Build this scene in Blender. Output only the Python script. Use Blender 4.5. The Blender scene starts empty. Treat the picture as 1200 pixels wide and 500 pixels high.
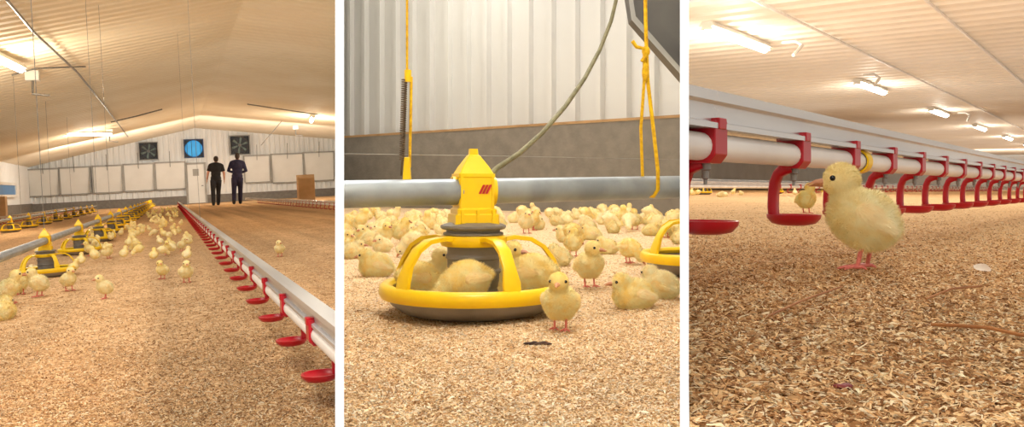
import bpy, bmesh, math, random
import numpy as np
from mathutils import Vector, Matrix
random.seed(7); np.random.seed(7)
PI=math.pi
F=1000.0; HC=215.0; CAM=Vector((0,0,0.45))
COL=bpy.context.scene.collection
sc=bpy.context.scene
sc.view_settings.view_transform='Standard'
def L(r,g,b):
    def c(u):
        u/=255.0
        return u/12.92 if u<=0.04045 else ((u+0.055)/1.055)**2.4
    return (c(r),c(g),c(b),1)
# ------------------------------------------------------------------ bays
class Bay:
    def __init__(s,vx,vy,h,roll):
        Y=Vector(((vx-600)/F,1,(HC-vy)/F)).normalized()
        X=Y.cross(Vector((0,0,1))).normalized(); Z=X.cross(Y)
        r=math.radians(roll)
        X2=X*math.cos(r)+Z*math.sin(r); Z2=X2.cross(Y)
        R=Matrix((X2,Y,Z2)).transposed()
        s.R=R; s.Rt=R.transposed(); s.h=h; s.yaw=math.atan2(vx-600,F)
        s.M=Matrix.Translation(CAM)@R.to_4x4()@Matrix.Translation(Vector((0,0,-h)))
    def d(s,px,py): return s.Rt@Vector(((px-600)/F,1,(HC-py)/F))
    def onz(s,px,py,z=0):
        d=s.d(px,py); return d*((z-s.h)/d.z)+Vector((0,0,s.h))
    def ony(s,px,py,y):
        d=s.d(px,py); return d*(y/d.y)+Vector((0,0,s.h))
    def onx(s,px,py,x):
        d=s.d(px,py); return d*(x/d.x)+Vector((0,0,s.h))
    def atZ(s,px,py,Z): return s.d(px,py)*Z+Vector((0,0,s.h))
    def onp(s,px,py,p,n):
        d=s.d(px,py); o=Vector((0,0,s.h)); return o+d*((p-o).dot(n)/d.dot(n))
    def face(s,px,a): return math.radians(a)-math.atan2(px-600,F)+s.yaw
B1=Bay(198,228,0.45,3.0); B2=Bay(600,215,0.25,0); B3=Bay(1345,222,0.075,0)
TOPS=[]; BAY=None
# ------------------------------------------------------------------ materials
def mat(name,c1,c2=None,scale=8,rough=.6,metal=0,bump=0,bscale=None,emit=None,es=0,trans=0,stretch=None,spec=.5):
    m=bpy.data.materials.new(name); m.use_nodes=True; nt=m.node_tree; N=nt.nodes; K=nt.links
    b=N['Principled BSDF']; b.inputs['Roughness'].default_value=rough; b.inputs['Metallic'].default_value=metal
    b.inputs['Specular IOR Level'].default_value=spec
    if c2 is None: c2=tuple(x*.85 for x in c1[:3])+(1,)
    tc=N.new('ShaderNodeTexCoord'); mp=N.new('ShaderNodeMapping'); K.new(tc.outputs['Object'],mp.inputs[0])
    if stretch: mp.inputs['Scale'].default_value=stretch
    nz=N.new('ShaderNodeTexNoise'); nz.inputs['Scale'].default_value=scale; nz.inputs['Detail'].default_value=5
    K.new(mp.outputs[0],nz.inputs['Vector'])
    rp=N.new('ShaderNodeValToRGB'); rp.color_ramp.elements[0].position=.35; rp.color_ramp.elements[1].position=.65
    rp.color_ramp.elements[0].color=c2; rp.color_ramp.elements[1].color=c1
    K.new(nz.outputs['Fac'],rp.inputs[0]); K.new(rp.outputs[0],b.inputs['Base Color'])
    if bump:
        n2=N.new('ShaderNodeTexNoise'); n2.inputs['Scale'].default_value=bscale or scale*4; K.new(mp.outputs[0],n2.inputs['Vector'])
        bp=N.new('ShaderNodeBump'); bp.inputs['Strength'].default_value=bump; bp.inputs['Distance'].default_value=.01
        K.new(n2.outputs['Fac'],bp.inputs['Height']); K.new(bp.outputs[0],b.inputs['Normal'])
    if emit: b.inputs['Emission Color'].default_value=emit; b.inputs['Emission Strength'].default_value=es
    return m
def floor_mat(name,ca,cb,cc,scale,tracks=0):
    m=bpy.data.materials.new(name); m.use_nodes=True; nt=m.node_tree; N=nt.nodes; K=nt.links
    b=N['Principled BSDF']; b.inputs['Roughness'].default_value=.9; b.inputs['Specular IOR Level'].default_value=.15
    tc=N.new('ShaderNodeTexCoord')
    vo=N.new('ShaderNodeTexVoronoi'); vo.inputs['Scale'].default_value=scale; K.new(tc.outputs['Object'],vo.inputs['Vector'])
    nz=N.new('ShaderNodeTexNoise'); nz.inputs['Scale'].default_value=2.2; nz.inputs['Detail'].default_value=8; nz.inputs['Roughness'].default_value=.7
    K.new(tc.outputs['Object'],nz.inputs['Vector'])
    sp=N.new('ShaderNodeSeparateColor'); K.new(vo.outputs['Color'],sp.inputs[0])
    mx=N.new('ShaderNodeMath'); mx.operation='MULTIPLY_ADD'; K.new(sp.outputs[0],mx.inputs[0]); mx.inputs[1].default_value=.45
    m3=N.new('ShaderNodeMath'); m3.operation='MULTIPLY'; K.new(nz.outputs['Fac'],m3.inputs[0]); m3.inputs[1].default_value=.6
    K.new(m3.outputs[0],mx.inputs[2])
    rp=N.new('ShaderNodeValToRGB'); e=rp.color_ramp.elements; e[0].position=.2; e[0].color=cc; e[1].position=.8; e[1].color=ca
    e2=e.new(.48); e2.color=cb
    K.new(mx.outputs[0],rp.inputs[0])
    if tracks:
        mp=N.new('ShaderNodeMapping'); mp.inputs['Scale'].default_value=(1.6,.04,1); K.new(tc.outputs['Object'],mp.inputs[0])
        n4=N.new('ShaderNodeTexNoise'); n4.inputs['Scale'].default_value=2; n4.inputs['Detail'].default_value=3; K.new(mp.outputs[0],n4.inputs['Vector'])
        r4=N.new('ShaderNodeMapRange'); r4.inputs[1].default_value=.35; r4.inputs[2].default_value=.6; r4.inputs[3].default_value=1-tracks; r4.inputs[4].default_value=1.05
        K.new(n4.outputs['Fac'],r4.inputs[0]); vm=N.new('ShaderNodeVectorMath'); vm.operation='SCALE'; K.new(rp.outputs[0],vm.inputs[0]); K.new(r4.outputs[0],vm.inputs['Scale']); K.new(vm.outputs[0],b.inputs['Base Color'])
    else: K.new(rp.outputs[0],b.inputs['Base Color'])
    bp=N.new('ShaderNodeBump'); bp.inputs['Strength'].default_value=.6; bp.inputs['Distance'].default_value=.004
    K.new(mx.outputs[0],bp.inputs['Height']); K.new(bp.outputs[0],b.inputs['Normal'])
    return m
def chip_mat(name):
    m=bpy.data.materials.new(name); m.use_nodes=True; nt=m.node_tree; N=nt.nodes; K=nt.links
    b=N['Principled BSDF']; b.inputs['Roughness'].default_value=.8; b.inputs['Specular IOR Level'].default_value=.15
    a=N.new('ShaderNodeAttribute'); a.attribute_name='col'
    nz=N.new('ShaderNodeTexNoise'); nz.inputs['Scale'].default_value=900
    mx=N.new('ShaderNodeMix'); mx.data_type='RGBA'; mx.blend_type='MULTIPLY'; mx.inputs[0].default_value=.12
    K.new(a.outputs['Color'],mx.inputs[6]); K.new(nz.outputs['Fac'],mx.inputs[7]); K.new(mx.outputs[2],b.inputs['Base Color'])
    tr=N.new('ShaderNodeBsdfTranslucent'); K.new(mx.outputs[2],tr.inputs[0]); ms=N.new('ShaderNodeMixShader'); ms.inputs[0].default_value=.28
    K.new(b.outputs[0],ms.inputs[1]); K.new(tr.outputs[0],ms.inputs[2]); K.new(ms.outputs[0],N['Material Output'].inputs[0])
    return m
M={}
M['chips']=chip_mat('wood shavings')
M['cream_metal']=mat('cream ceiling sheet',L(242,230,206),L(232,216,186),.5,.7,spec=.25)
M['pale_metal']=mat('pale ceiling sheet',L(244,237,226),L(234,225,210),.4,.55,spec=.3)
M['white_sheet']=mat('white wall sheet',L(242,240,234),L(232,229,222),.6,.5)
M['grey_sheet']=mat('light grey wall sheet',L(214,214,212),L(206,206,204),1.2,.45,spec=.35)
M['concrete']=mat('concrete',L(136,129,119),L(124,117,108),9,.9,bump=.3,bscale=40)
M['white']=mat('white board',L(243,240,231),L(232,228,218),1,.5)
M['trimglow']=mat('glowing white trim',(1,1,1,1),(1,1,1,1),1,.9,emit=(1,1,1,1),es=1.0)  # emits its own white so the divider edge never looks grey
M['part']=mat('divider paint',L(240,236,228),L(230,226,216),1,.8)
M['galv']=mat('galvanised steel',L(162,170,177),L(134,142,150),14,.4,.5,stretch=(1,1,1))
M['alu']=mat('aluminium rail',L(238,236,234),L(206,204,203),20,.26,.7,stretch=(1,.05,1))
M['greyalu']=mat('dull grey metal rail',L(204,204,204),L(178,178,179),20,.35,.55,stretch=(1,.05,1))
M['whitepipe']=mat('white plastic pipe',L(236,232,226),L(222,216,210),10,.35)
M['red']=mat('red plastic',L(198,12,36),L(170,8,28),12,.3)
M['yellow']=mat('yellow plastic',L(250,208,10),L(240,194,6),9,.32)
M['ropey']=mat('yellow rope',L(250,204,10),L(222,168,4),120,.7,bump=.6,bscale=400)
M['dgrey']=mat('dark grey plastic',L(136,128,118),L(112,105,97),14,.5)
M['pan']=mat('grey pan plastic',L(158,150,138),L(134,126,116),14,.45)
M['frame']=mat('grey frame',L(178,174,164),L(160,156,147),4,.6)
M['blade']=mat('green grey fan blade',L(132,146,136),L(108,122,114),4,.5)
M['black']=mat('black',L(34,34,36),L(22,22,24),8,.5)
M['duct']=mat('dark duct sheet',L(104,104,104),L(84,84,86),3,.5,.2)
M['flange']=mat('duct flange',L(176,178,178),L(150,152,154),6,.4,.4)
M['hose']=mat('olive hose',L(136,130,98),L(112,106,78),30,.6,spec=.2)
M['wire']=mat('steel wire',L(150,146,138),L(120,116,110),30,.4,.3)
M['spring']=mat('rusty spring',L(112,92,66),L(78,62,46),60,.6,.2)
M['tube']=mat('lit tube',(1,1,1,1),(1,1,1,1),1,.5,emit=(1,.95,.86,1),es=16)
M['card']=mat('cardboard',L(222,186,144),L(206,168,126),3,.85)
M['blue']=mat('blue backlit fan opening',L(40,150,210),L(30,120,190),3,.5,emit=L(60,175,230),es=.45)
M['bluewin']=mat('blue window pane',L(50,120,170),L(40,100,150),3,.3,emit=L(50,120,170),es=.2)
M['darkblue']=mat('dark blue blade',L(20,60,110),L(14,44,86),3,.5)
M['sill']=mat('tan sill',L(186,150,106),L(160,126,86),4,.8)
def chick_mat(name,ca,cb,ctop):
    m=bpy.data.materials.new(name); m.use_nodes=True; nt=m.node_tree; N=nt.nodes; K=nt.links
    b=N['Principled BSDF']; b.inputs['Roughness'].default_value=1; b.inputs['Specular IOR Level'].default_value=.03
    tc=N.new('ShaderNodeTexCoord'); oi=N.new('ShaderNodeObjectInfo')
    nz=N.new('ShaderNodeTexNoise'); nz.inputs['Scale'].default_value=6; nz.inputs['Detail'].default_value=8
    K.new(tc.outputs['Object'],nz.inputs['Vector'])
    rp=N.new('ShaderNodeValToRGB'); e=rp.color_ramp.elements
    e[0].position=.34; e[0].color=ca; e[1].position=.62; e[1].color=cb
    K.new(nz.outputs['Fac'],rp.inputs[0])
    sx=N.new('ShaderNodeSeparateXYZ'); K.new(tc.outputs['Object'],sx.inputs[0])
    mr=N.new('ShaderNodeMapRange'); mr.inputs[1].default_value=.55; mr.inputs[2].default_value=1.0; mr.inputs[4].default_value=.7; K.new(sx.outputs['Z'],mr.inputs[0])
    mx=N.new('ShaderNodeMix'); mx.data_type='RGBA'; K.new(mr.outputs[0],mx.inputs[0]); K.new(rp.outputs[0],mx.inputs[6]); mx.inputs[7].default_value=ctop
    hs=N.new('ShaderNodeHueSaturation'); ml=N.new('ShaderNodeMath'); ml.operation='MULTIPLY_ADD'; ml.inputs[1].default_value=.45; ml.inputs[2].default_value=.85
    K.new(oi.outputs['Random'],ml.inputs[0]); K.new(ml.outputs[0],hs.inputs['Saturation']); K.new(mx.outputs[2],hs.inputs['Color'])
    K.new(hs.outputs[0],b.inputs['Base Color']); b.inputs['Emission Color'].default_value=L(255,224,136); b.inputs['Emission Strength'].default_value=.1  # down glows faintly, standing in for light scattered through it
    tr=N.new('ShaderNodeBsdfTranslucent'); tr.inputs[0].default_value=(1,.82,.42,1); ms=N.new('ShaderNodeMixShader'); ms.inputs[0].default_value=.2
    K.new(b.outputs[0],ms.inputs[1]); K.new(tr.outputs[0],ms.inputs[2]); K.new(ms.outputs[0],N['Material Output'].inputs[0])
    return m
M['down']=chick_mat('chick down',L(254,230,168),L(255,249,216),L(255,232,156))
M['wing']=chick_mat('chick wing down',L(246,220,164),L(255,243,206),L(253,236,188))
M['beak']=mat('beak horn',L(208,146,104),L(186,122,84),30,.4)
M['leg']=mat('pink leg skin',L(232,132,116),L(208,104,92),40,.5)
M['eye']=mat('dark eye',L(14,12,12),L(8,8,8),5,.08)
M['skin']=mat('skin',L(206,150,122),L(190,132,104),8,.55)
M['tshirt']=mat('black cotton',L(34,32,34),L(24,22,24),12,.9)
M['navy']=mat('navy overall',L(42,38,68),L(32,28,54),12,.9)
M['trous']=mat('dark trousers',L(44,44,52),L(32,32,38),12,.9)
M['hair']=mat('brown hair',L(58,42,30),L(40,28,20),30,.8)
M['boot']=mat('dark boots',L(30,28,28),L(20,20,20),12,.6)
M['feather']=mat('white feather',L(240,224,206),L(222,200,178),60,.8)
M['twig']=mat('brown straw',L(180,120,66),L(150,94,50),40,.8)
M['rbit']=mat('dark red bit',L(130,40,34),L(96,24,22),40,.6)
M['dbit']=mat('dark dropping',L(78,52,38),L(50,32,24),60,.9)
# ------------------------------------------------------------------ mesh builder
class MB:
    def __init__(s): s.v=[]; s.f=[]
    def add(s,vs,fs):
        o=len(s.v); s.v+= [tuple(a) for a in vs]; s.f+=[tuple(i+o for i in f) for f in fs]; return s
    def box(s,x0,x1,y0,y1,z0,z1,m=None):
        vs=[Vector((x,y,z)) for z in (z0,z1) for x,y in ((x0,y0),(x1,y0),(x1,y1),(x0,y1))]
        if m: vs=[m@v for v in vs]
        return s.add(vs,[(3,2,1,0),(4,5,6,7),(0,1,5,4),(1,2,6,5),(2,3,7,6),(3,0,4,7)])
    def loft(s,rings,closed=True,caps=True):
        n=len(rings[0]); vs=[p for r in rings for p in r]; fs=[]
        for i in range(len(rings)-1):
            for j in range(n if closed else n-1):
                k=(j+1)%n; fs.append((i*n+j,i*n+k,(i+1)*n+k,(i+1)*n+j))
        if caps and closed: fs.append(tuple(range(n))[::-1]); fs.append(tuple((len(rings)-1)*n+j for j in range(n)))
        return s.add(vs,fs)
    def tube(s,pts,r,n=10,caps=True,cl=False):
        pts=[Vector(p) for p in pts]; rs=r if isinstance(r,(list,tuple)) else [r]*len(pts); rings=[]; prev=None
        for i,p in enumerate(pts):
            a=pts[max(i-1,0)]; b=pts[min(i+1,len(pts)-1)]
            if cl: a=pts[i-1]; b=pts[(i+1)%len(pts)]
            t=(b-a).normalized()
            if prev is None: u=t.orthogonal().normalized()
            else: u=(prev-t*prev.dot(t)).normalized()
            prev=u; w=t.cross(u)
            rings.append([p+(u*math.cos(2*PI*k/n)+w*math.sin(2*PI*k/n))*rs[i] for k in range(n)])
        if cl: rings.append(rings[0]); caps=False
        return s.loft(rings,True,caps)
    def sphere(s,c,r,seg=14,ring=9,rot=None):
        c=Vector(c); r=r if isinstance(r,(tuple,list)) else (r,r,r); rings=[]
        for i in range(ring+1):
            th=PI*(.02+.96*i/ring)
            rg=[]
            for k in range(seg):
                p=Vector((r[0]*math.sin(th)*math.cos(2*PI*k/seg),r[1]*math.sin(th)*math.sin(2*PI*k/seg),-r[2]*math.cos(th)))
                if rot: p=rot@p
                rg.append(c+p)
            rings.append(rg)
        return s.loft(rings)
    def lathe(s,prof,n=32,c=(0,0,0),m=None,caps=True):
        c=Vector(c); rings=[]
        for r,z in prof:
            rg=[Vector((r*math.cos(2*PI*k/n),r*math.sin(2*PI*k/n),z)) for k in range(n)]
            if m: rg=[m@p for p in rg]
            rings.append([p+c for p in rg])
        return s.loft(rings,True,caps)
    def mesh(s,name):
        me=bpy.data.meshes.new(name); me.from_pydata(s.v,[],s.f); me.update()
        bm=bmesh.new(); bm.from_mesh(me); bmesh.ops.recalc_face_normals(bm,faces=bm.faces); bm.to_mesh(me); bm.free(); return me
    def build(s,name,m,parent=None,smooth=False,bevel=0,angle=None):
        me=s.mesh(name); me.materials.append(m)
        if smooth:
            me.polygons.foreach_set('use_smooth',[True]*len(me.polygons))
            try: me.set_sharp_from_angle(angle=math.radians(angle or 45))
            except Exception: pass
        o=bpy.data.objects.new(name,me); COL.objects.link(o)
        if parent: o.parent=parent
        else: TOPS.append((o,BAY))
        if bevel:
            b=o.modifiers.new('b','BEVEL'); b.width=bevel; b.segments=2; b.limit_method='ANGLE'
        return o
def tag(o,label,cat,group=None,kind=None):
    o['label']=label; o['category']=cat
    if group: o['group']=group
    if kind: o['kind']=kind
    return o
def st(o): o['kind']='structure'; return o
def empty(name,loc=(0,0,0),rz=0,top=True):
    o=bpy.data.objects.new(name,None); o.empty_display_size=.02; COL.objects.link(o); o.location=loc; o.rotation_euler=(0,0,rz)
    if top: TOPS.append((o,BAY))
    return o
def dup(t,loc,rz=0,scale=1,rot=None):
    r=t.copy(); COL.objects.link(r); r.location=loc; r.rotation_euler=rot or (0,0,rz); r.scale=(scale,)*3
    for c in t.children:
        q=c.copy(); COL.objects.link(q); q.parent=r
        for g in c.children:
            w=g.copy(); COL.objects.link(w); w.parent=q
    TOPS.append((r,BAY)); return r
def remesh(mb,vox,it=6,fac=.5):
    me=mb.mesh('tmp'); o=bpy.data.objects.new('tmp',me); COL.objects.link(o)
    r=o.modifiers.new('r','REMESH'); r.mode='VOXEL'; r.voxel_size=vox
    s=o.modifiers.new('s','SMOOTH'); s.factor=fac; s.iterations=it
    dg=bpy.context.evaluated_depsgraph_get(); dg.update()
    out=bpy.data.meshes.new_from_object(o.evaluated_get(dg)); bpy.data.objects.remove(o)
    out.polygons.foreach_set('use_smooth',[True]*len(out.polygons)); return out
def fuzz(me,n,Ln,w,eyes=(),beak=None,back=Vector((-.3,0,-.12)),jit=.33):
    me.calc_loop_triangles(); nv=len(me.vertices)
    co=np.empty(nv*3); me.vertices.foreach_get('co',co); co=co.reshape(-1,3)
    no=np.empty(nv*3); me.vertices.foreach_get('normal',no); no=no.reshape(-1,3)
    tr=np.empty(len(me.loop_triangles)*3,dtype=np.int32); me.loop_triangles.foreach_get('vertices',tr); tr=tr.reshape(-1,3)
    a,b,c=co[tr[:,0]],co[tr[:,1]],co[tr[:,2]]
    ar=np.linalg.norm(np.cross(b-a,c-a),axis=1); ar/=ar.sum()
    k=np.random.choice(len(tr),n,p=ar); u=np.random.rand(n,1); v=np.random.rand(n,1); fl=(u+v)>1; u=np.where(fl,1-u,u); v=np.where(fl,1-v,v)
    p=a[k]+u*(b[k]-a[k])+v*(c[k]-a[k]); nn=no[tr[k,0]]
    keep=np.ones(n,bool)
    for e in eyes: keep&=np.linalg.norm(p-np.array(e),axis=1)>.036
    if beak is not None: keep&=np.linalg.norm(p-np.array(beak),axis=1)>.055
    p=p[keep]; nn=nn[keep]; n=len(p)
    d=nn*.72+np.array(back)[None]+np.random.randn(n,3)*jit; d/=np.linalg.norm(d,axis=1)[:,None]
    bad=(d*nn).sum(1)<.15; d[bad]+=nn[bad]*.6; d/=np.linalg.norm(d,axis=1)[:,None]
    ln=Ln*(.35+1.15*np.random.rand(n,1)); ln=np.where(p[:,2:3]>.72,ln*.6,ln)
    if beak is not None:
        db=np.linalg.norm(p-np.array(beak),axis=1)[:,None]; ln=ln*np.clip(.3+db*3.2,.3,1)
    s=np.cross(nn,d)+np.random.randn(n,3)*.12; s/=np.linalg.norm(s,axis=1)[:,None]
    p=p-nn*.004
    v0=p-s*w; v1=p+s*w; v2=p+d*ln
    fn=np.cross(v1-v0,v2-v0); flip=(fn*nn).sum(1)<0
    v0f=np.where(flip[:,None],v1,v0); v1f=np.where(flip[:,None],v0,v1)
    T=np.stack([v0f,v1f,v2],axis=1).reshape(-1,3)
    vs=np.concatenate([co,T]); faces=[tuple(q.vertices) for q in me.polygons]+[(nv+3*i,nv+3*i+1,nv+3*i+2) for i in range(n)]
    m2=bpy.data.meshes.new('body'); m2.from_pydata(vs.tolist(),[],faces); m2.update()
    m2.polygons.foreach_set('use_smooth',[True]*len(m2.polygons))
    nr=nn+np.array((0,0,.12))+np.random.randn(n,3)*.3; nr/=np.linalg.norm(nr,axis=1)[:,None]
    N=np.concatenate([no,np.repeat(nr,3,axis=0)])
    m2.normals_split_custom_set_from_vertices(N.tolist())
    return m2
def ry(a): return Matrix.Rotation(math.radians(a),3,'Y')
def rz3(a): return Matrix.Rotation(math.radians(a),3,'Z')
def chick(pose,nf,vox,parts=True):
    """chick of unit height facing +X"""
    mb=MB(); dz=0
    if pose=='sit': dz=-.28
    S=lambda c,r,rot=None: mb.sphere((c[0],c[1],c[2]+dz),r,18,12,rot)
    bp=-36 if pose in('stand','turn') else (-5 if pose=='sit' else 12)
    if pose in('stand','turn'):
        S((-.06,0,.485),(.31,.275,.25),ry(bp)); S((.01,0,.525),(.235,.24,.215)); S((-.27,0,.41),(.11,.1,.075),ry(-30)); S((-.32,0,.37),(.06,.045,.03),ry(-32))
        S((.08,0,.69),(.125,.125,.14)); head=Vector((.145,0,.845)); w0=Vector((-.1,.262,.51)); wa=-30
    elif pose=='sit':
        S((-.02,0,.5),(.33,.3,.28),ry(bp)); S((.1,0,.5),(.27,.29,.24)); S((-.28,0,.46),(.13,.13,.09)); S((.16,0,.62),(.17,.16,.15)); head=Vector((.24,0,.73)); w0=Vector((-.09,.283,.53)); wa=-8
    else:
        S((-.02,0,.5),(.315,.285,.285),ry(bp)); S((.16,0,.45),(.23,.23,.21)); S((-.31,0,.57),(.12,.11,.08)); S((.32,0,.34),(.15,.14,.15),ry(40)); head=Vector((.42,0,.22)); w0=Vector((-.04,.268,.53)); wa=10
    hq=rz3(0)
    if pose=='turn': hq=rz3(50)
    if pose=='peck': hq=ry(55)
    if pose=='sit': hq=rz3(-20)
    S(head,(.165,.152,.152),hq); S(head+hq@Vector((.08,0,-.025)),(.1,.088,.082),hq)
    for s in(-1,1):
        if pose!='sit': S((-.05,s*.115,.3),(.085,.075,.085))
        if not parts: S((w0.x,s*w0.y,w0.z),(.17,.04,.1),ry(wa))
    me=remesh(mb,vox,5)
    hd=Vector((head.x,head.y,head.z+dz)); eyes=[hd+hq@Vector((.082,s*.132,.02)) for s in(-1,1)]; bk=hd+hq@Vector((.16,0,-.02))
    me=fuzz(me,nf,.058,.0034 if nf>9000 else (.0075 if nf>3000 else .015),eyes,bk) if nf else me
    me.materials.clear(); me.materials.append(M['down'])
    ob=bpy.data.objects.new('body' if parts else 'chick',me); COL.objects.link(ob)
    if not parts: return ob
    r=empty('chick',top=False); ob.parent=r
    for s in(-1,1):
        wmb=MB(); c=Vector((w0.x,s*w0.y,w0.z+dz)); R=ry(wa)
        wmb.sphere(c+R@Vector((.04,0,.01)),(.12,.045,.085),14,10,R); wmb.sphere(c+R@Vector((-.07,0,-.01)),(.13,.036,.06),14,10,R); wmb.sphere(c+R@Vector((-.17,-s*.01,-.02)),(.07,.022,.03),12,8,R)
        wm=fuzz(remesh(wmb,vox*.8,3),nf//9,.06,.0038 if nf>9000 else .008,back=R@Vector((-.95,0,-.12)),jit=.16)
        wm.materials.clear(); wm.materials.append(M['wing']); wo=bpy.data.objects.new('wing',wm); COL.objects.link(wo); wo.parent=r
    m=MB()
    for up in(1,-1):
        prof=((-.052,0),(-.035,.032),(0,.046),(.035,.032),(.052,0))
        base=[hd+hq@Vector((.14,y,-.022+up*z)) for y,z in prof]
        mid=[hd+hq@Vector((.225,y*.72,-.026+up*z*.75)) for y,z in prof]
        tip=[hd+hq@Vector((.315 if up>0 else .29,y*.12,-.052+up*z*.15)) for y,z in prof]
        m.loft([base,mid,tip])
    m.build('beak',M['beak'],r,True)
    for e in eyes: MB().sphere(e,.027,12,8).build('eye',M['eye'],r,True)
    if pose!='sit':
        for s in(-1,1):
            m=MB(); x0=-.03+ (s*.055 if pose=='stand' else 0); y=s*.105
            m.tube([(-.06,y,.32),(x0-.045,y,.17),(x0-.02,y,.04)],[.034,.021,.019],8)
            for a,ll in((-34,.15),(0,.18),(34,.15),(180,.08)):
                d=Vector((math.cos(math.radians(a)),math.sin(math.radians(a)),0)); p=Vector((x0-.02,y,.035))
                m.tube([p,p+d*ll*.5+Vector((0,0,.002)),p+d*ll*.85+Vector((0,0,-.012)),p+d*ll+Vector((0,0,-.022))],[.02,.016,.012,.004],6)
            m.build('leg',M['leg'],r,True)
    return r
TPL={}
for pose in('stand','turn','peck','sit'):
    TPL['hi_'+pose]=chick(pose,62000 if pose=='stand' else 30000,.022)
    TPL['mid_'+pose]=chick(pose,6500,.035)
    TPL['lo_'+pose]=chick(pose,1000,.06,False)
TEMPLATES=list(TPL.values())
# ------------------------------------------------------------------ shavings
def hf(x,y,A): return A*(np.sin(7*x+1.3)*np.sin(6*y)+.5*np.sin(17*x+9*y)+.35*np.sin(31*y-19*x))
def ground(bay,A,y0,y1,s0,s1,xmin,xmax,mt):
    ys=np.geomspace(y0,y1,170); ss=np.linspace(s0,s1,150); vs=[]
    for y in ys:
        x=np.clip(ss*(y+.3),xmin,xmax); z=hf(x,y,A)*(1 if y<12 else 0)
        vs+= [(float(a),float(y),float(b)) for a,b in zip(x,z)]
    n=len(ss); fs=[(i*n+j,i*n+j+1,(i+1)*n+j+1,(i+1)*n+j) for i in range(len(ys)-1) for j in range(n-1)]
    m=MB(); m.v=vs; m.f=fs; o=m.build('floor',mt,None,True,angle=180); return st(o)
def chips(bay,A,N,x0,x1,y0,y1,lr,wr,pal,label,pw=1.0,lift=.002,tracks=0,patch=30):
    px=np.random.uniform(x0,x1,N); py=y0+(y1-y0)*np.random.rand(N)**pw
    R=np.array(bay.Rt); D=np.stack([(px-600)/F,np.ones(N),(HC-py)/F],1)@R.T
    t=(-bay.h)/D[:,2]; P=D*t[:,None]; P[:,2]=hf(P[:,0],P[:,1],A)+lift*np.random.rand(N)
    sz=np.random.choice([.45,.7,1,1.5,2.6],N,p=[.34,.28,.2,.11,.07])
    Ln=np.random.uniform(lr[0],lr[1],N)*sz; W=np.random.uniform(wr[0],wr[1],N)*np.where(sz>2,.5,np.where(sz>1.2,1.2,1))
    yw=np.random.uniform(0,2*PI,N); pt=np.random.normal(0,.28,N); rl=np.random.normal(0,.45,N)
    a=np.stack([np.cos(yw)*np.cos(pt),np.sin(yw)*np.cos(pt),np.sin(pt)],1)
    b0=np.stack([-np.sin(yw),np.cos(yw),np.zeros(N)],1); c0=np.cross(a,b0)
    b=b0*np.cos(rl)[:,None]+c0*np.sin(rl)[:,None]; c=np.cross(a,b); c*=np.sign(c[:,2])[:,None]
    bend=np.random.uniform(-.05,.3,N)*np.minimum(Ln,lr[1])
    V=[]
    for u,k in((-1,0),(0,1),(1,0)):
        for s in(-1,1):
            V.append(P+a*(u*Ln/2)[:,None]+b*(s*W/2*(1 if u==0 else .6))[:,None]+c*(k*bend)[:,None])
    V=np.stack(V,1).reshape(-1,3); V[:,2]+=.0008
    me=bpy.data.meshes.new('wood_shavings'); me.vertices.add(N*6); me.vertices.foreach_set('co',V.ravel())
    base=np.arange(N)[:,None]*6; q=np.concatenate([base+np.array([0,1,3,2]),base+np.array([2,3,5,4])],1).reshape(-1)
    me.loops.add(N*8); me.loops.foreach_set('vertex_index',q.astype(np.int32))
    me.polygons.add(N*2); me.polygons.foreach_set('loop_start',np.arange(N*2,dtype=np.int32)*4)
    me.update(calc_edges=True); me.validate()
    pal=np.array([p[:3] for p in pal]); cc=pal[np.random.randint(0,len(pal),N)]*np.random.uniform(.8,1.12,(N,1))
    x_,y_=P[:,0]*patch,P[:,1]*patch
    pn=np.sin(x_+1.7*np.sin(y_*.6))*np.sin(y_*.8+1.3*np.sin(x_*.7))+.5*np.sin(x_*2.3+y_*1.1)*np.sin(y_*2.1-x_*.9)
    cc*=(1+.07*pn)[:,None]
    dk=np.random.rand(N)<.03; cc[dk]*=.5
    if tracks: cc*=(1-tracks*np.clip(.5+.6*np.sin(P[:,0]*5.2+.6)+.3*np.sin(P[:,0]*13+P[:,1]*.3),0,1))[:,None]
    cc=np.concatenate([np.clip(cc,0,1),np.ones((N,1))],1); cc=np.repeat(cc,6,axis=0)
    at=me.color_attributes.new('col','FLOAT_COLOR','POINT'); at.data.foreach_set('color',cc.ravel().astype(np.float32))
    me.materials.append(M['chips'])
    o=bpy.data.objects.new('wood_shavings',me); COL.objects.link(o); TOPS.append((o,BAY))
    tag(o,label,'wood shavings',kind='stuff'); return o
def place(key,bay,px,py,hgt,a,label,group=None,A=0,z=None,lift=.002):
    p=bay.onz(px,py,0 if z is None else z); zz=float(hf(p.x,p.y,A)) if z is None else z
    o=dup(TPL[key],(p.x,p.y,zz+lift),bay.face(px,a),hgt)
    tag(o,label,'chick',group); return o
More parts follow.
